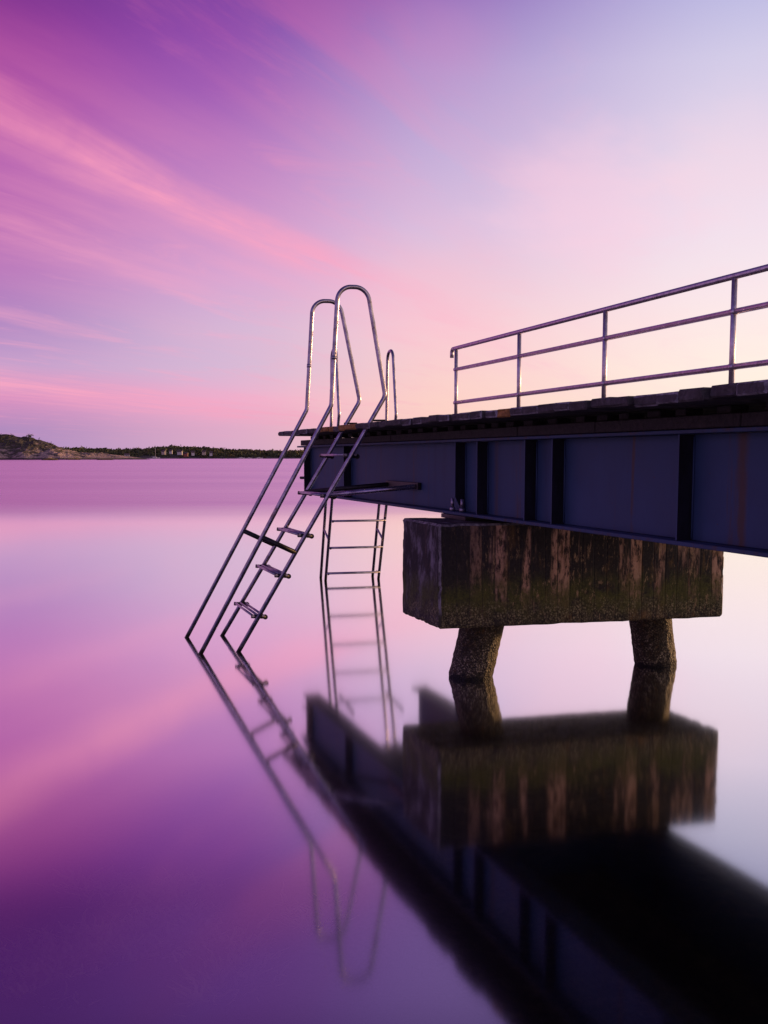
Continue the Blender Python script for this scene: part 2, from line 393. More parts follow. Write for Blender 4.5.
    hh = t.math('ADD', t.math('SUBTRACT', t.math('MULTIPLY', grit, .6), t.math('MULTIPLY', t.math('MULTIPLY', joint, front), .9)), t.math('ADD', t.math('MULTIPLY', mask, -.5), t.math('MULTIPLY', t.math('SUBTRACT', 1.0, vr), t.math('MULTIPLY', bar, .6))))
    t.put(b.inputs['Normal'], t.bump(hh, .8, .012))
    return m
def worn_mat():
    m, t, b = mat('worn_pale_concrete_edge'); p = t.pos()
    g = t.noise(t.mapping(p, (1, 1, .6)), 26, 6, .72)
    c = t.ramp(g, [(.36, (.03, .027, .028)), (.52, (.18, .16, .16)), (.72, (.38, .35, .355))])
    z = t.sep(p)[2]
    c = t.mix(t.sstep(z, .62, .48), c, (.035, .032, .014, 1))
    t.put(b.inputs['Base Color'], c); b.inputs['Roughness'].default_value = .85
    t.put(b.inputs['Normal'], t.bump(g, .7, .01))
    return m
def pile_mat():
    m, t, b = mat('barnacled_pile'); p = t.pos(); z = t.sep(p)[2]
    vr = t.math('MINIMUM', t.voro(p, 62), t.math('MULTIPLY', t.voro(t.mapping(p, (1, 1, 1), (3, 5, 1)), 120), 1.25)); big = t.noise(p, 8, 5, .7)
    zz = t.math('ADD', z, t.math('MULTIPLY', t.math('SUBTRACT', big, .5), .18))
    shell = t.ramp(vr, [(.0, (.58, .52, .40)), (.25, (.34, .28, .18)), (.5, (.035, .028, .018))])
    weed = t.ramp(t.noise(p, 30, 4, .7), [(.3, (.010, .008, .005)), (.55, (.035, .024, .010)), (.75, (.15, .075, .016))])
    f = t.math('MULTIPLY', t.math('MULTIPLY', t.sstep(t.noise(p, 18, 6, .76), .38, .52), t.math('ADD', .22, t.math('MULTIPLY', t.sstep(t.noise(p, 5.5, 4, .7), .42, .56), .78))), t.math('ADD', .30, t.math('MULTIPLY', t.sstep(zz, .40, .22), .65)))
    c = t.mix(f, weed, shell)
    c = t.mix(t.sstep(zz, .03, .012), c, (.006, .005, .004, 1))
    t.put(b.inputs['Base Color'], c); b.inputs['Roughness'].default_value = .75
    t.put(b.inputs['Normal'], t.bump(t.math('SUBTRACT', t.math('MULTIPLY', big, .5), vr), 1.0, .02))
    return m
M_STEEL, M_FOOT, M_DARK, M_RAIL = steel_mat(), foot_mat(), dark_steel_mat(), rail_mat()
M_PAINT, M_STIFF = paint_mat(), stiff_mat()
M_WOOD = wood_mat('weathered_deck_wood', (.030, .026, .025), (.062, .055, .055), (.12, .108, .108))
M_END = wood_mat('pale_plank_edge_wood', (.06, .055, .062), (.26, .24, .27), (.48, .455, .50))
M_LICH = wood_mat('lichened_plank_wood', (.16, .075, .014), (.36, .17, .030), (.48, .26, .06))
M_TIMB = wood_mat('tarred_timber', (.010, .008, .008), (.024, .018, .018), (.046, .034, .034))
M_CONC, M_WORN, M_PILE = concrete_mat(), worn_mat(), pile_mat()

# ------------------------------------------------------------------ water
def water():
    bm = bmesh.new()
    c = FW * 4500
    R = 9000
    vs = [bm.verts.new((c.x + sx * R, c.y + sy * R, 0)) for sx, sy in ((-1, -1), (1, -1), (1, 1), (-1, 1))]
    bm.faces.new(vs)
    m = bpy.data.materials.new('calm_water'); m.use_nodes = True; t = NT(m.node_tree)
    for x in list(t.n): t.n.remove(x)
    p = t.pos()
    yy = t.vmath('DOT_PRODUCT', p, tuple(FW)); xx = t.vmath('DOT_PRODUCT', p, tuple(RT))
    dist = t.vmath('LENGTH', p)
    # calm near the shore, wind-ruffled farther out
    wob = t.noise(t.comb(t.math('MULTIPLY', xx, .02), t.math('MULTIPLY', yy, .05), 0.0), 1.2, 3)
    ruf = t.sstep(t.math('ADD', yy, t.math('MULTIPLY', t.math('SUBTRACT', wob, .5), 10)), 25, 40)
    lanes = t.noise(t.comb(t.math('MULTIPLY', xx, .006), t.math('MULTIPLY', yy, .05), 3.0), 1.0, 4, .6)
    rough = t.math('ADD', .072, t.math('MULTIPLY', ruf, t.math('ADD', .12, t.math('MULTIPLY', lanes, .18))))
    swell = t.noise(t.comb(t.math('MULTIPLY', xx, .55), t.math('MULTIPLY', yy, .8), 0.0), .8, 2, .4)
    nrm = t.bump(swell, .035, .03)
    fr = t.n.new('ShaderNodeFresnel'); fr.inputs[0].default_value = 1.33; t.put(fr.inputs['Normal'], nrm)
    refl = t.ramp(fr.outputs[0], [(0.0, 0.02), (.03, .10), (.05, .20), (.075, .34), (.10, .47), (.134, .64), (.21, .86), (.35, .96), (1, 1)])
    gl = t.n.new('ShaderNodeBsdfGlossy'); gl.distribution = 'GGX'; t.put(gl.inputs['Roughness'], rough); t.put(gl.inputs['Normal'], nrm)
    t.put(gl.inputs['Color'], t.mix(ruf, (1, 1, 1, 1), (1.0, .80, .94, 1)))
    tr = t.n.new('ShaderNodeBsdfTransparent'); tr.inputs[0].default_value = (.84, .77, .80, 1)
    mx = t.n.new('ShaderNodeMixShader'); t.put(mx.inputs[0], refl); t.l.new(tr.outputs[0], mx.inputs[1]); t.l.new(gl.outputs[0], mx.inputs[2])
    o = t.n.new('ShaderNodeOutputMaterial'); t.l.new(mx.outputs[0], o.inputs[0])
    return struct(obj('water', bm, m))
water()

def seabed():
    bm = bmesh.new(); nx, ny = 150, 130
    x0, x1, y0, y1 = -9.0, 16.0, -3.0, 19.0
    g = []
    for j in range(ny + 1):
        row = []
        for i in range(nx + 1):
            x = x0 + (x1 - x0) * i / nx; y = y0 + (y1 - y0) * j / ny
            dd = Vector((x, y, 0)).dot(FW)
            z = -.30 - .055 * max(dd, 0) + .16 * (noise.noise(Vector((x * .7, y * .7, 1))) ) + .10 * noise.noise(Vector((x * 2.3, y * 2.3, 4))) + .04 * noise.noise(Vector((x * 6, y * 6, 9)))
            st = noise.voronoi(Vector((x * 2.6, y * 2.6, 0)))[0][0]
            z += max(0, .38 - st) * .32
            row.append(bm.verts.new((x, y, min(z, -.08))))
        g.append(row)
    for j in range(ny):
        for i in range(nx):
            bm.faces.new((g[j][i], g[j][i + 1], g[j + 1][i + 1], g[j + 1][i])).smooth = True
    # the open sea floor beyond, one skirt falling away from the near ground
    R = 9000; out = [g[0][0], g[0][nx], g[ny][nx], g[ny][0]]
    c = FW * 4500
    big = [bm.verts.new((c.x + sx * R, c.y + sy * R, -6)) for sx, sy in ((-1, -1), (1, -1), (1, 1), (-1, 1))]
    edges = [[g[0][i] for i in range(nx + 1)], [g[j][nx] for j in range(ny + 1)], [g[ny][nx - i] for i in range(nx + 1)], [g[ny - j][0] for j in range(ny + 1)]]
    for k in range(4):
        bm.faces.new([big[k]] + [big[(k + 1) % 4]] + edges[k][::-1])
    m, t, b = mat('weedy_stony_seabed'); p = t.pos()
    w = t.noise(p, 2.0, 6, .7, .4); f = t.noise(p, 16, 5, .75); v = t.voro(p, 5)
    c_ = t.ramp(t.math('ADD', t.math('MULTIPLY', w, .6), t.math('MULTIPLY', f, .4)), [(.36, (.015, .013, .006)), (.5, (.05, .036, .016)), (.62, (.11, .075, .034)), (.75, (.19, .14, .07))])
    t.put(b.inputs['Base Color'], c_); b.inputs['Roughness'].default_value = .9
    t.put(b.inputs['Normal'], t.bump(t.math('ADD', f, v), .8, .04))
    return struct(obj('seabed', bm, m))
seabed()

def seaweed():
    bm = bmesh.new(); rnd = random.Random(5)
    beds = [(40, 4.55, 30), (95, 4.75, 24), (15, 4.3, 22), (205, 4.32, 12), (236, 4.5, 10), (165, 4.9, 20), (330, 5.0, 22), (120, 5.4, 34)]
    for k in range(520):
        bx, bd, bs = rnd.choice(beds)
        px = rnd.gauss(bx, bs); D = max(3.95, rnd.gauss(bd, .13))
        if px > 420: continue
        c = far(px, D); dd = D
        zb = -.36 - .055 * dd
        for s in range(rnd.randint(4, 8)):
            a0 = rnd.uniform(0, 2 * PI); L = rnd.uniform(.05, .15); lean = rnd.uniform(.4, 1.3); w = rnd.uniform(.008, .018)
            p = Vector((c.x + rnd.uniform(-.05, .05), c.y + rnd.uniform(-.05, .05), zb)); prev = None
            for i in range(6):
                h = i / 5; q_ = p + Vector((math.cos(a0) * L * lean * h, math.sin(a0) * L * lean * h, L * (h - .35 * h * h * lean)))
                q_.z = min(q_.z, -.05)
                q_ += Vector((rnd.uniform(-1, 1), rnd.uniform(-1, 1), 0)) * .012
                ww = w * (1.2 - h)
                sd_ = Vector((-math.sin(a0), math.cos(a0), 0)) * ww
                cur = (bm.verts.new(q_ - sd_), bm.verts.new(q_ + sd_))
                if prev: bm.faces.new((prev[0], prev[1], cur[1], cur[0]))
                prev = cur
    m, t, b = mat('brown_seaweed'); p = t.pos()
    t.put(b.inputs['Base Color'], t.ramp(t.noise(p, 6, 3), [(.3, (.20, .14, .05)), (.7, (.50, .34, .12))])); b.inputs['Roughness'].default_value = .6
    o = obj('seaweed', bm, m); struct(o, 'stuff'); tag(o, 'brown seaweed fronds on the shallow seabed under clear water', 'seaweed')
seaweed()

# ------------------------------------------------------------------ the pier
pier = thing('pier', 'concrete and steel bathing pier with weathered plank deck standing in calm water', 'pier')
Y0, YE = -4.0, 12.35
XW, XF, ZB, ZT = 2.99, 2.90, 1.18, 1.727     # near web plane, near flange edge, under/top of the girder

def deck():
    bm = bmesh.new(); y = YE; rnd = random.Random(11); k = 0
    while y > Y0:
        w = rnd.uniform(.185, .215); y1 = y; y0 = y - w
        yc = (y0 + y1) / 2
        top = 1.884 + rnd.uniform(-.003, .003) + (.010 if yc < 3.95 else 0)
        th = rnd.uniform(.044, .050) + (.004 if yc < 4.6 else 0)
        xe = 2.625 + rnd.uniform(-.016, .016) + (.012 if yc < 3.95 else 0)
        lich = (9.15 < yc < 9.75) or (9.95 < yc < 10.55) or (5.93 < yc < 6.13)
        n0 = len(bm.faces)
        segs = 7; xs = [xe] + [xe + .009] + [xe + (4.85 + rnd.uniform(-.02, .02) - xe) * i / segs for i in range(1, segs + 1)]
        rings = []
        bow = rnd.uniform(-.002, .002)
        for i, x in enumerate(xs):
            q_ = 1 if 0 < i < len(xs) - 1 else .0
            j = .0035 if i == 0 else .0012
            ch = .006; q0 = .0075 if i == 0 else 0
            g0, g1 = y0 + .003 + q0, y1 - .003 - q0
            zt, zb = top + bow * (x - 3.7) ** 2 - q0, top - th + q0
            pr = [(g0 + ch, zb), (g1 - ch, zb), (g1, zb + ch), (g1, zt - ch), (g1 - ch, zt), (g0 + ch, zt), (g0, zt - ch), (g0, zb + ch)]
            rings.append([bm.verts.new((x + (rnd.uniform(-.006, .006) if i == 0 else 0), a_ + rnd.uniform(-j, j), b_ + rnd.uniform(-j, j))) for a_, b_ in pr])
        for A, B in zip(rings, rings[1:]):
            for m_ in range(8): bm.faces.new((A[m_], A[(m_ + 1) % 8], B[(m_ + 1) % 8], B[m_]))
        bm.faces.new(rings[0]); bm.faces.new(rings[-1][::-1])
        bm.faces.ensure_lookup_table()
        if lich:
            for f in list(bm.faces[n0:n0 + 8]) + [bm.faces[-2]]: f.material_index = 2
        if not lich and rnd.random() < .62:
            for f in bm.faces[n0:n0 + 8]: f.material_index = 1  # paler tone on the bevel round many plank ends
        y = y0; k += 1
    return obj('deck', bm, [M_WOOD, M_END, M_LICH], pier)
deck()

def girder(side):
    """side -1: the near girder; +1 its mirror on the far side"""
    cx = 3.67
    def X(v): return v if side < 0 else 2 * cx - v
    def B(bm, x0, x1, *r): a_, b_ = sorted((X(x0), X(x1))); box(bm, a_, b_, *r)
    bm = bmesh.new()
    B(bm, XW, XW + .014, Y0, 12.42, ZB + .022, ZT - .020)                # web
    B(bm, XF, XW + .104, Y0, 12.45, ZB, ZB + .020)                     # lower flange
    B(bm, XF, XW + .104, Y0, 12.62, ZT - .018, ZT)                     # upper flange
    g = obj('girder', bm, M_PAINT, pier, bevel=.002)
    # stiffener plates, the one over the bearing with a notched foot
    for yy, cope in ((12.30, 0), (10.60, 0), (7.53, 1), (7.11, 0), (6.325, 0), (5.94, 0), (4.585, 0), (3.1, 0), (1.6, 0), (.1, 0), (-1.4, 0)):
        s = bmesh.new()
        a_, b_ = XF + .006, XW - .001
        pts = [(X(a_), ZT - .021), (X(b_), ZT - .021), (X(b_), ZB + .023), (X(a_), ZB + .023)]
        if cope: pts = [(X(a_), ZT - .021), (X(b_), ZT - .021), (X(b_), ZB + .025), (X(b_) - (X(b_) - X(a_)) * .35, ZB + .025), (X(a_), ZB + .13)]
        prism(s, pts, 'y', yy - .007, yy + .007)
        bmesh.ops.recalc_face_normals(s, faces=s.faces[:])
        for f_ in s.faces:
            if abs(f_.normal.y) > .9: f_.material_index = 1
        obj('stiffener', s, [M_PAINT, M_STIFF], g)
        w = bmesh.new()                                                # weld bead at its root
        tube(w, [(X(XW - .004), yy - .010, ZB + .03), (X(XW - .004), yy - .010, ZT - .03)], .005, 6)
        obj('weld_seam', w, M_PAINT, g)
    return g
gn = girder(-1); girder(1)
# timbers between girders and planks
for cx_ in (3.0, 4.34):
    bm = bmesh.new(); rnd = random.Random(3); y = 12.5
    while y > Y0:
        L = rnd.uniform(.9, 1.7)
        dxx = rnd.uniform(-.008, .008)
        box(bm, cx_ - .085 + dxx, cx_ + .085 + dxx, y - L + .006, y, ZT + .004, ZT + .064 + rnd.uniform(-.003, .003)); y -= L
    obj('timber_runner', bm, M_TIMB, pier, bevel=.004)
    bm = bmesh.new(); y = 12.2
    while y > Y0:
        w = rnd.uniform(.09, .14)
        box(bm, cx_ - .04, cx_ + .06, y - w, y, ZT + .068, 1.8305); y -= rnd.uniform(.24, .36)
    obj('packing_block', bm, M_TIMB, pier, bevel=.004)['kind'] = 'stuff'
for yy in (7.40, 4.0, .6):
    bm = bmesh.new(); box(bm, 3.12, 4.22, yy - .04, yy + .04, ZB + .16, ZB + .42); obj('crossbeam', bm, M_PAINT, pier, bevel=.003)
bm = bmesh.new(); tube(bm, [(3.0, 12.44, 1.36), (2.925, 12.56, 1.36)], .016, 8); obj('end_stub', bm, M_DARK, gn)

# concrete cap with chamfered edges
def cap():
    bm = bmesh.new()
    x0, x1, y0, y1, z0, z1 = 2.590, 4.788, 7.000, 7.80, .425, 1.146
    vs = box(bm, x0, x1, y0, y1, z0, z1)
    bmesh.ops.bevel(bm, geom=bm.edges[:], offset=.015, segments=1, affect='EDGES')
    for f in bm.faces:
        nn = f.normal; f.normal_update()
        nn = f.normal
        f.material_index = 0 if max(abs(nn.x), abs(nn.y), abs(nn.z)) > .95 else 1
        if nn.z < -.3: f.material_index = 0
    bmesh.ops.subdivide_edges(bm, edges=[e_ for e_ in bm.edges if e_.calc_length() > .3], cuts=40, use_grid_fill=True)
    for v in bm.verts:
        v.co.y -= .05 * (v.co.x - 2.59)
        p = v.co.copy()
        ins = sorted((min(abs(p.x - 2.59), abs(p.x - 4.788)), min(abs(p.y + .05 * (p.x - 2.59) - 7.0), abs(p.y + .05 * (p.x - 2.59) - 7.8)), min(abs(p.z - .425), abs(p.z - 1.146))))
        if ins[1] < .02:          # knocked corners and edges
            chip = max(0, noise.noise(p * 13 + Vector((3, 1, 4))) - .1 + .7 * noise.noise(p * 31)) * .022
            p += (Vector((3.69, 7.4, .78)) - p).normalized() * chip
        v.co = p + Vector((noise.noise(p * 7), noise.noise(p * 7 + Vector((9, 0, 0))), noise.noise(p * 7 + Vector((0, 9, 0))))) * .004
    return obj('concrete_cap', bm, [M_CONC, M_WORN], pier)
cap()
def pile(xb, xt):
    bm = bmesh.new(); seg, nr = 56, 44
    rings = []
    for j in range(nr + 1):
        h = j / nr; z = -1.0 + 1.46 * h
        w = (z - 0) / .43
        cx_ = xb + (xt - xb) * w
        row = []
        for k in range(seg):
            a_ = 2 * PI * k / seg
            r = .158 + .003 * math.sin(3 * a_ + z * 4)
            P = Vector((math.cos(a_), math.sin(a_), z * 5))
            r +=   .005 * noise.noise(P * 3.1) + .012 * abs(noise.noise(P * 9)) + .006 * noise.noise(Vector((P.x * 20, P.y * 20, z * 60)))
            row.append(bm.verts.new((cx_ + r * math.cos(a_), 7.39 + r * math.sin(a_), z)))
        rings.append(row)
    for A, B in zip(rings, rings[1:]):
        for k in range(seg): bm.faces.new((A[k], A[(k + 1) % seg], B[(k + 1) % seg], B[k])).smooth = True
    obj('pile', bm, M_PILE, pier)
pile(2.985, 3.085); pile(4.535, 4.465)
# bearing plates and bolts
for cx_, nm in ((3.0, 0), (4.34, 1)):
    bm = bmesh.new(); box(bm, cx_ - .11 , cx_ + .16, 7.28, 7.775, 1.1485, ZB - .0015); p_ = obj('bearing_plate', bm, M_DARK, pier, bevel=.002)
    for (bx, by) in ((cx_ - .06, 7.665), (cx_ - .06, 7.47)):
        bm = bmesh.new(); tube(bm, [(bx, by, ZB + .021), (bx, by, ZB + .050)], .022, 6); tube(bm, [(bx, by, ZB + .050), (bx, by, ZB + .115)], .0125, 10)
        obj('bolt', bm, M_STEEL, p_)

# ------------------------------------------------------------------ railing on the far edge of the deck
rl = thing('railing', 'long three-bar steel pipe railing along the far edge of the pier deck', 'railing', (4.70, 12.16, 1.885))
XR = 4.70
for z in (2.86, 2.615, 2.232):
    bm = bmesh.new()
    if z > 2.8:
        tube(bm, fillet([(XR, Y0, z), (XR, 12.30, z), (XR, 12.30, z - .10)], [0, .05, 0], 6), .023)
    else:
        tube(bm, [(XR, Y0, z), (XR, 12.16, z)], .021)
    obj('rail', bm, M_RAIL, rl)
for yy in (12.16, 10.39, 8.61, 6.76, 4.9, 3.05, 1.2, -.6, -2.4):
    bm = bmesh.new()
    tube(bm, [(XR, yy, 1.87), (XR, yy, 2.845)], .021)
    pst = obj('post', bm, M_RAIL, rl)
    for z in (2.615, 2.232):
        bm = bmesh.new(); tube(bm, [(XR, yy - .032, z), (XR, yy + .032, z)], .0245, 12); obj('collar', bm, M_RAIL, pst)
    bm = bmesh.new(); box(bm, XR - .05, XR + .05, yy - .05, yy + .05, 1.8955, 1.904); obj('foot_plate', bm, M_RAIL, pst)

# ------------------------------------------------------------------ bathing ladders.  profile: s = outward from the stringer knee, z up
def ladder(name, label, org, ydir, sdir, low, width, treads, mount, top):
    """org: stringer knee (z=0 level) of the first frame; sdir outward; ydir along the treads"""
    root = thing(name, label, 'ladder', (org[0], org[1], 0), group='bathing ladders on the pier')
    sd_ = Vector((*sdir, 0)); yd = Vector((*ydir, 0)); O = Vector((org[0], org[1], 0))
    def P(s, z, w=0.0): return O + sd_ * s + yd * w + Vector((0, 0, z))
    kz, hz = 2.11, 2.025
    slope = low / kz
    r = .0185
    frames = []
    for w in (0.0, width):
        prof = [(low + .315 + .6 * slope * .9, -.6), (.468, hz), (.405, top), (.155, top + .006), (-.03 if (w > 0 and mount) else 0, kz), (low + .6 * slope, -.6)]
        pts = fillet([P(s, z, w) for s, z in prof], [0, .10, .122, .122, .10, 0], 18)
        # add stations along the long straight runs so shading stays even
        bm = bmesh.new(); tube(bm, pts, r, 16)
        fr = obj('side_rail', bm, M_FOOT, root); frames.append(fr)
        bm = bmesh.new()
        tube(bm, [P(.4445, 2.40, w), P(.4425, 2.43, w)], r + .0022, 16)
        obj('joint_sleeve', bm, M_STEEL, fr)
        # brace square across the two tubes
        zb, zs = (.945, .81) if mount else (.665, .545)
        sb = .468 + (low + .315 - .468) * (1 - zb / hz)
        ss = low * (1 - zs / kz)
        bm = bmesh.new(); tube(bm, [P(sb, zb, w), P(ss, zs, w)], .021 if mount else .014, 12)
        obj('brace', bm, M_DARK if mount else M_STEEL, root)
    for z in treads:
        s = low * (1 - z / kz)
        bm = bmesh.new()
        if mount:
            for ds in (-.045, -.002, .040):
                tube(bm, [P(s - ds, z + .006, .0), P(s - ds, z + .006, width)], .0105, 10)
        else:
            for ds in (.0, -.05):
                tube(bm, [P(s + ds, z, 0), P(s + ds, z, width)], .0125, 10)
        tr_ = obj('tread', bm, M_STEEL, root)
        for w in (0, width):
            bm = bmesh.new(); o_ = .019 if w == 0 else -.019
            pts = [P(s + .058, z + .002, w + o_), P(s - .062, z - .008, w + o_)]
            tube(bm, pts, .0165 if mount else .012, 10)
            if mount:
                tube(bm, [P(s - .058, z - .008, w + o_ - .012), P(s - .058, z - .008, w + o_ + .012)], .021, 12)
            obj('end_plate', bm, M_DARK, tr_)
    return root, P, frames
l1, P1, fr1 = ladder('bathing_ladder', 'steel bathing ladder with tall hooped handrails sloping into water beside the pier',
                     (2.814, 8.93), (0, 1), (-1, 0), 1.274, .87, (.287, .62, .95, 1.276, 1.612), True, 2.99)
# mounting arms to the girder web, and flat straps to the deck edge
for w, yw in ((0, 8.56), (.87, 9.31)):
    bm = bmesh.new()
    a_ = P1(1.274 * (1 - 1.30 / 2.11), 1.285, w)
    tube(bm, [a_, (XW - .03, yw, 1.360)], .020, 12); obj('mounting_arm', bm, M_DARK if w else M_FOOT, l1)
    bm = bmesh.new(); pk = P1(1.274 * (1 - 1.91 / 2.11), 1.905, w)
    tube(bm, [pk, (pk.x + .11, pk.y - .05, 1.905)], .008, 8); obj('deck_strap', bm, M_DARK, l1)
bm = bmesh.new(); box(bm, XW - .035, XW - .002, 8.50, 9.37, 1.335, 1.392); obj('mounting_channel', bm, M_DARK, l1, bevel=.003)
an = math.radians(3); nv = (math.sin(an), math.cos(an)); rv = (-nv[1], nv[0])
Fp = Vector((4.248, 13.788)); low2 = .90
l2, P2, fr2 = ladder('bathing_ladder', 'steel bathing ladder at the far end of the pier, rungs seen straight on',
                     (Fp.x - nv[0] * low2, Fp.y - nv[1] * low2), rv, nv, low2, .71, (.10, .443, .795, 1.13, 1.47), False, 2.90)
for w in (.05, .66):
    bm = bmesh.new(); tube(bm, [P2(low2 * (1 - 1.42 / 2.11), 1.40, w), P2(-.50, 1.45, w)], .018, 10); obj('mounting_arm', bm, M_DARK, l2)
    bm = bmesh.new(); tube(bm, [P2(.06, 1.91, w), P2(-.60, 1.905, w)], .010, 8); obj('deck_strap', bm, M_DARK, l2)

# ------------------------------------------------------------------ far shore
def ridge_y(px):        # top of the land as a row of the view, from the look of the coast
    pts = [(-700, 444), (-300, 440), (60, 450), (75, 449.5), (100, 450.5), (130, 451), (150, 449.3), (170, 448.2), (190, 448.3), (215, 450.0), (240, 451.8), (270, 452.6), (310, 452.4), (420, 450), (600, 446), (900, 444), (1500, 446)]
    for (a_, ya), (b_, yb) in zip(pts, pts[1:]):
        if a_ <= px <= b_: return ya + (yb - ya) * (px - a_) / (b_ - a_)
    return 450
DF = 1080.0
def land_z(px, k):      # k: 0 at the shore .. 1 at the ridge
    top = hgt(ridge_y(px), DF + 90) - 1.2
    return max(0.2, top) * (k ** .8) + .5 * noise.noise(Vector((px * .09, k * 4, 2))) * k
def far_hills():
    bm = bmesh.new(); rows = []
    pxs = [i * 6 - 700 for i in range(int(2200 / 6) + 1)]
    ks = [0, .05, .2, .4, .6, .8, 1.0, 1.6, 2.4]
    for k in ks:
        rows.append([])
        for px in pxs:
            D = DF + 90 * k + 12 * noise.noise(Vector((px * .03, 0, 0)))
            z = -.6 if k == 0 else (land_z(px, min(k, 1)) * (1 if k <= 1 else max(.0, 1 - (k - 1) * .6)))
            rows[-1].append(bm.verts.new(far(px, D, z)))
    for A, B in zip(rows, rows[1:]):
        for i in range(len(pxs) - 1): bm.faces.new((A[i], A[i + 1], B[i + 1], B[i])).smooth = True
    m, t, b = mat('coastal_heath'); p = t.pos()
    g = t.noise(p, .06, 6, .7)
    z = t.sep(p)[2]
    c = t.ramp(g, [(.35, (.04, .045, .02)), (.55, (.085, .075, .04)), (.7, (.20, .15, .12))])
    c = t.mix(t.sstep(z, 1.6, .5), c, (.13, .10, .085, 1))
    t.put(b.inputs['Base Color'], c); b.inputs['Roughness'].default_value = .95
    struct(obj('hills', bm, m))
far_hills()
def leaf_clump(bm, c, r, rnd, k=16, flat=.75, mi=0):
    for i in range(k):
        v = Vector((rnd.gauss(0, .5), rnd.gauss(0, .5), rnd.gauss(0, .5) * flat)) * r
        p = c + v; s = r * rnd.uniform(.22, .5)
        a_ = Vector((rnd.uniform(-1, 1), rnd.uniform(-1, 1), rnd.uniform(-1, 1))).normalized() * s
        b_ = Vector((rnd.uniform(-1, 1), rnd.uniform(-1, 1), rnd.uniform(-1, 1))).normalized() * s
        f = bm.faces.new((bm.verts.new(p + a_), bm.verts.new(p + b_), bm.verts.new(p - a_ * .8), bm.verts.new(p - b_ * .9))); f.material_index = mi
def leaf_mat(name, c0, c1):
    m, t, b = mat(name); p = t.pos()
    t.put(b.inputs['Base Color'], t.ramp(t.noise(p, .12, 4, .7), [(.35, c0), (.7, c1)])); b.inputs['Roughness'].default_value = .9
    return m
M_LEAF = leaf_mat('dark_woodland_leaves', (.045, .055, .022), (.12, .125, .05))
M_LEAF2 = leaf_mat('olive_scrub_leaves', (.06, .056, .02), (.14, .11, .045))
def forest():
    bm = bmesh.new(); rnd = random.Random(21)
    for i in range(4200):
        px = rnd.uniform(50, 560) if i < 3300 else rnd.uniform(-650, 1400)
        k = rnd.random() ** .7
        if k < .25 and rnd.random() < .5: continue
        z = land_z(px, k); D = DF + 90 * k
        r = rnd.uniform(1.6, 3.6)
        p = far(px, D, z + r * .65)
        leaf_clump(bm, p, r, rnd, 20, .5, 0 if rnd.random() < .7 else 1)
    o = obj('distant_forest', bm, [M_LEAF, M_LEAF2]); struct(o, 'stuff'); tag(o, 'dark green woodland along the far shore behind the water', 'forest')
forest()

# rocky island on the left
DI = 640.0
def isl_top(px):
    pts = [(-420, 452), (-300, 446), (-180, 441), (-80, 437), (-20, 435), (5, 434.2), (18, 436.4), (30, 437.6), (42, 440.5), (56, 444.5), (66, 449.5), (80, 451.8), (100, 453), (118, 454.8), (132, 456.6), (150, 459.5)]
    if px <= pts[0][0]: return 456
    for (a_, ya), (b_, yb) in zip(pts, pts[1:]):
        if a_ <= px <= b_: return ya + (yb - ya) * (px - a_) / (b_ - a_)
    return 460
def isl_z(px, k):
    D = DI + 70 * k
    top = hgt(isl_top(px), DI + 60)
    prof = min(1, (k / .85)) ** .75 if k < .85 else max(0, 1 - (k - .85) * 1.4)
    z = top * prof
    p = Vector((px * .08, k * 5, 3))
    crag = noise.noise(p) * .9 + noise.noise(p * 2.7) * .6 + abs(noise.noise(p * 5.3)) * .9 - .3
    z += crag * min(1, top / 8) * min(1, k * 3) * 1.1
    return z
def island():
    bm = bmesh.new(); rows = []
    pxs = [-420 + i * 2.0 for i in range(286)]
    for j in range(27):
        k = j / 20; rows.append([])
        for px in pxs:
            D = DI + 70 * k + 6 * noise.noise(Vector((px * .06, k * 3, 0))) + (0 if px < 60 else (px - 60) * .6)
            rows[-1].append(bm.verts.new(far(px, D, -.8 if j == 0 else isl_z(px, k))))
    for A, B in zip(rows, rows[1:]):
        for i in range(len(pxs) - 1): bm.faces.new((A[i], A[i + 1], B[i + 1], B[i]))
    m, t, b = mat('granite_and_heather'); p = t.pos(); z = t.sep(p)[2]
    g = t.noise(p, .16, 6, .72); g2 = t.noise(p, .5, 5, .7)
    rock = t.ramp(g2, [(.3, (.14, .10, .10)), (.5, (.38, .26, .225)), (.7, (.56, .41, .35))])
    veg = t.ramp(g2, [(.3, (.025, .024, .012)), (.7, (.085, .065, .03))])
    vm = t.sstep(t.math('ADD', g, t.math('MULTIPLY', z, .022)), .54, .66)
    c = t.mix(vm, rock, veg)
    c = t.mix(t.sstep(z, 1.3, .5), c, (.020, .017, .012, 1))
    t.put(b.inputs['Base Color'], c); b.inputs['Roughness'].default_value = .95
    t.put(b.inputs['Normal'], t.bump(g2, 1.0, 1.2))
    struct(obj('rocky_island', bm, m))
island()
def scrub():
    bm = bmesh.new(); rnd = random.Random(8)
    for i in range(700):
        px = rnd.uniform(-300, 66); k = rnd.uniform(.35, 1.0)
        if noise.noise(Vector((px * .07, k * 5, 20))) < -.05: continue
        r = rnd.uniform(.35, .9)
        leaf_clump(bm, far(px, DI + 70 * k, isl_z(px, k) + r * .3), r, rnd, 12, .7, 1 if rnd.random() < .6 else 0)
    o = obj('heather_scrub', bm, [M_LEAF, M_LEAF2]); struct(o, 'stuff'); tag(o, 'low brown heather and scrub covering the rocky island hill', 'scrub')
scrub()
bush = thing('bush', 'round bush standing alone on the crest of the rocky island', 'bush', far(30, DI + 58, isl_z(30, .83)))
bm = bmesh.new(); rnd = random.Random(2)
bz = Vector(bush.location)
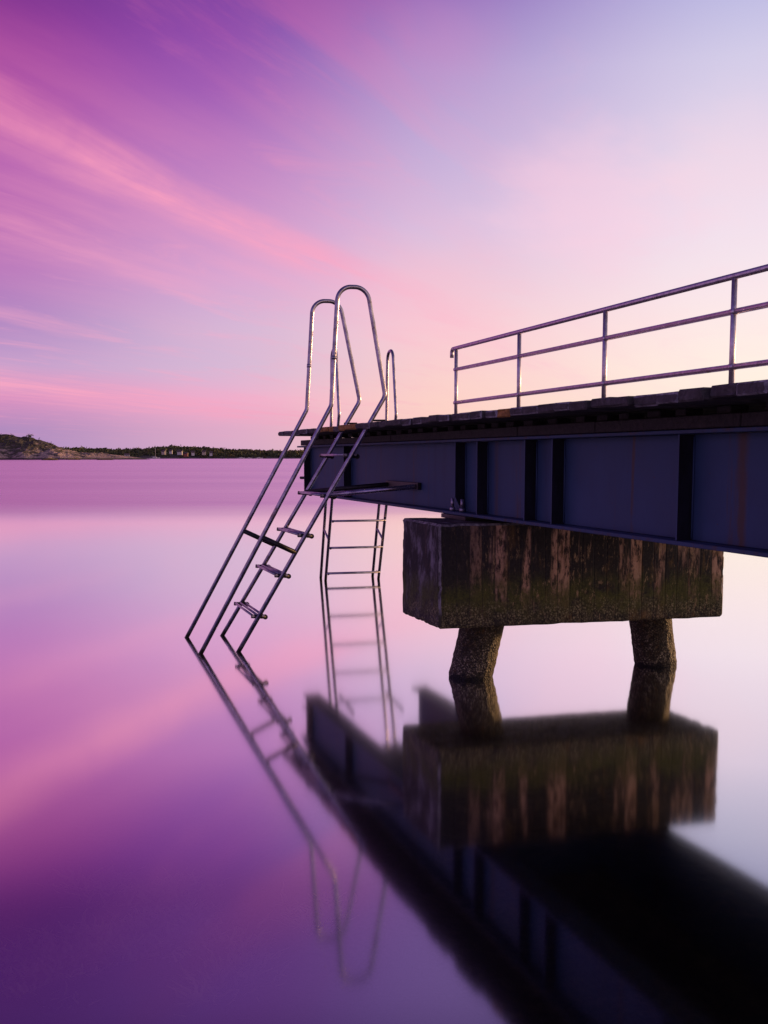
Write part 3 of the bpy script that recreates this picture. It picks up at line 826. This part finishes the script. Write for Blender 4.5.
for i in range(14): leaf_clump(bm, bz + Vector((rnd.gauss(0, .8), rnd.gauss(0, .8), 1.2 + rnd.gauss(0, .4))), .8, rnd, 14, .8)
obj('crown', bm, M_LEAF, bush)
bm = bmesh.new(); tube(bm, [bz + Vector((0, 0, -.5)), bz + Vector((.1, 0, 1.3))], [.12, .07], 7); obj('trunk', bm, M_TIMB, bush)

# skerries crusted yellow at the waterline
m, t, b = mat('yellow_lichened_rock'); p = t.pos()
z = t.sep(p)[2]
c = t.ramp(t.noise(p, .7, 5, .7), [(.35, (.05, .04, .02)), (.5, (.26, .17, .03)), (.7, (.42, .29, .05))])
t.put(b.inputs['Base Color'], t.mix(t.sstep(z, .30, .12), c, (.02, .016, .01, 1))); b.inputs['Roughness'].default_value = .9
M_SK = m
def skerry(px, D, L, h, label):
    c = far(px, D); bm = bmesh.new()
    bmesh.ops.create_icosphere(bm, subdivisions=4, radius=1)
    for v in bm.verts:
        p = v.co.copy(); k = 1 + .28 * noise.noise(p * 1.7 + Vector((px, 0, 0))) + .14 * noise.noise(p * 4.5 + Vector((px, 3, 0)))
        q_ = RT * (p.x * L * k) + FW * (p.y * L * .5 * k)
        v.co = Vector((c.x + q_.x, c.y + q_.y, (p.z * h * k) if p.z > 0 else p.z * .6))
    for f in bm.faces: f.smooth = False
    tag(obj('skerry', bm, M_SK), label, 'rock', 'yellow rocks at the waterline')
skerry(50, 560, 4.2, .95, 'yellow lichen-crusted skerry at the foot of the rocky island')
skerry(105, 600, 4.6, .75, 'yellow skerry off the low outer point, right of the island')
skerry(74, 620, 3.6, .9, 'small yellowish rock between the two larger skerries')

# houses, boats, mast
M_WALLW, tt, bb = mat('white_weatherboard'); tt.put(bb.inputs['Base Color'], tt.ramp(tt.noise(tt.pos(), .8, 3), [(.3, (.40, .38, .37)), (.7, (.52, .50, .48))]))
M_WALLR, tt, bb = mat('red_weatherboard'); tt.put(bb.inputs['Base Color'], tt.ramp(tt.noise(tt.pos(), .8, 3), [(.3, (.22, .06, .04)), (.7, (.30, .09, .06))]))
M_WALLC, tt, bb = mat('cream_weatherboard'); tt.put(bb.inputs['Base Color'], tt.ramp(tt.noise(tt.pos(), .8, 3), [(.3, (.38, .31, .23)), (.7, (.46, .39, .30))]))
M_ROOF, tt, bb = mat('dark_roof_tiles'); tt.put(bb.inputs['Base Color'], tt.ramp(tt.noise(tt.pos(), 1.2, 3), [(.3, (.07, .05, .05)), (.7, (.14, .09, .08))]))
M_GLASS, tt, bb = mat('dark_window_glass'); tt.put(bb.inputs['Base Color'], tt.ramp(tt.noise(tt.pos(), .5, 2), [(.3, (.02, .02, .03)), (.7, (.04, .04, .05))])); bb.inputs['Roughness'].default_value = .1
def house(px, ybase, D, w, dp, hw, hr, wm, label):
    z0 = hgt(ybase, D); c = far(px, D, z0)
    root = thing('house', label, 'house', c, -YAW + random.uniform(-.3, .3), 'houses on the far shore')
    def add(name, bm, m, parent):
        bmesh.ops.recalc_face_normals(bm, faces=bm.faces[:])
        me = bpy.data.meshes.new(name); bm.to_mesh(me); bm.free(); me.materials.append(m)
        o = bpy.data.objects.new(name, me); C.objects.link(o); o.parent = parent; return o
    bm = bmesh.new(); prism(bm, [(-w / 2, -2.0), (w / 2, -2.0), (w / 2, hw), (-w / 2, hw)], 'y', -dp / 2, dp / 2); wl = add('wall', bm, wm, root)
    bm = bmesh.new(); prism(bm, [(-dp / 2 - .4, hw + .02), (dp / 2 + .4, hw + .02), (0, hw + hr)], 'x', -w / 2 - .3, w / 2 + .3); add('roof', bm, M_ROOF, root)
    for i in range(3):
        x = (-.3 + .3 * i) * w
        bm = bmesh.new(); box(bm, x - .35, x + .35, -dp / 2 - .06, -dp / 2 - .01, hw * .4, hw * .4 + .8); add('window', bm, M_GLASS, wl)
for h in [(127, 457.0, 1050, 4.5, 4, 2.0, 1.5, M_WALLW, 'white house alone at the right end of the low rocks by the water'),
          (164, 452.6, 1076, 3.6, 3.4, 1.3, 1.3, M_WALLC, 'cream house, leftmost of the cluster on the wooded far hillside'),
          (171, 452.0, 1080, 2.8, 3.2, 1.3, 1.3, M_WALLW, 'small white house second from the left on the far hillside'),
          (180, 452.9, 1076, 4.6, 3.4, 1.3, 1.3, M_WALLW, 'long white house in the middle of the far hillside cluster'),
          (186, 454.6, 1074, 3.2, 3.4, 1.3, 1.2, M_WALLR, 'red house just below the long white house on the far hillside'),
          (193, 453.6, 1075, 2.8, 3.2, 1.4, 1.3, M_WALLW, 'white house right of the red house on the far hillside'),
          (204, 453.0, 1077, 3.6, 3.4, 1.3, 1.3, M_WALLC, 'cream house set higher near the right end of the hillside cluster'),
          (211, 453.9, 1075, 2.8, 3.2, 1.4, 1.3, M_WALLW, 'white house at the right end of the hillside cluster')]:
    house(*h)
def boat(px, D, L, mast, label, cat, name, group):
    c = far(px, D, 0.0); root = thing(name, label, cat, c, -YAW, group)
    bm = bmesh.new(); st = []
    for i in range(13):
        h = i / 12; x = -L / 2 + L * h; wd = L * .15 * (1 - (max(0, h - .3) / .7) ** 2.2) * (.8 + .2 * min(1, h * 4)) + .01
        fb = L * .085 + L * .05 * h * h + .15
        st.append([bm.verts.new(v) for v in ((x, -wd, fb), (x, -wd * .75, -.05), (x, 0, -.35), (x, wd * .75, -.05), (x, wd, fb))])
    for A, B in zip(st, st[1:]):
        for k in range(4): bm.faces.new((A[k], B[k], B[k + 1], A[k + 1]))
        bm.faces.new((A[4], B[4], B[0], A[0]))
    bm.faces.new(st[0]); bm.faces.new(st[-1][::-1])
    def add(nm, bm, m):
        bmesh.ops.recalc_face_normals(bm, faces=bm.faces[:])
        me = bpy.data.meshes.new(nm); bm.to_mesh(me); bm.free(); me.materials.append(m)
        o = bpy.data.objects.new(nm, me); C.objects.link(o); o.parent = root
    add('hull', bm, M_WALLW)
    bm = bmesh.new(); prism(bm, [(-L * .25, L * .1), (L * .2, L * .1), (L * .12, L * .2), (-L * .2, L * .2)], 'y', -L * .09, L * .09); add('cabin', bm, M_WALLW)
    if mast:
        bm = bmesh.new(); tube(bm, [(L * .05, 0, .5), (L * .05, 0, mast)], [.16, .10], 8); add('mast', bm, M_WALLW)
        bm = bmesh.new(); tube(bm, [(L * .05, 0, 2.1), (-L * .38, 0, 2.2)], .14, 8); add('boom', bm, M_WALLW)
boat(155, 1000, 9, 12.5, 'white sailboat with a tall bare mast moored off the far shore', 'sailboat', 'sailboat', None)
boat(241, 1040, 7, 0, 'white motorboat, leftmost of three moored under the far woods', 'boat', 'motorboat', 'motorboats moored by the far shore')
boat(249, 1042, 6, 0, 'small white motorboat, middle of three moored under the far woods', 'boat', 'motorboat', 'motorboats moored by the far shore')
boat(259, 1044, 7, 0, 'white motorboat, rightmost of three moored under the far woods', 'boat', 'motorboat', 'motorboats moored by the far shore')
mp = thing('navigation_mast', 'thin dark mast standing on the low rocks right of the island', 'mast', far(97.5, 690, 1.0))
c = mp.location.copy()
bm = bmesh.new(); tube(bm, [c + Vector((0, 0, -1)), c + Vector((0, 0, 6.0))], [.22, .12], 8); obj('pole', bm, M_DARK, mp)
bm = bmesh.new(); box(bm, c.x - .4, c.x + .4, c.y - .4, c.y + .4, c.z + 5.2, c.z + 6.3); obj('lantern', bm, M_DARK, mp)
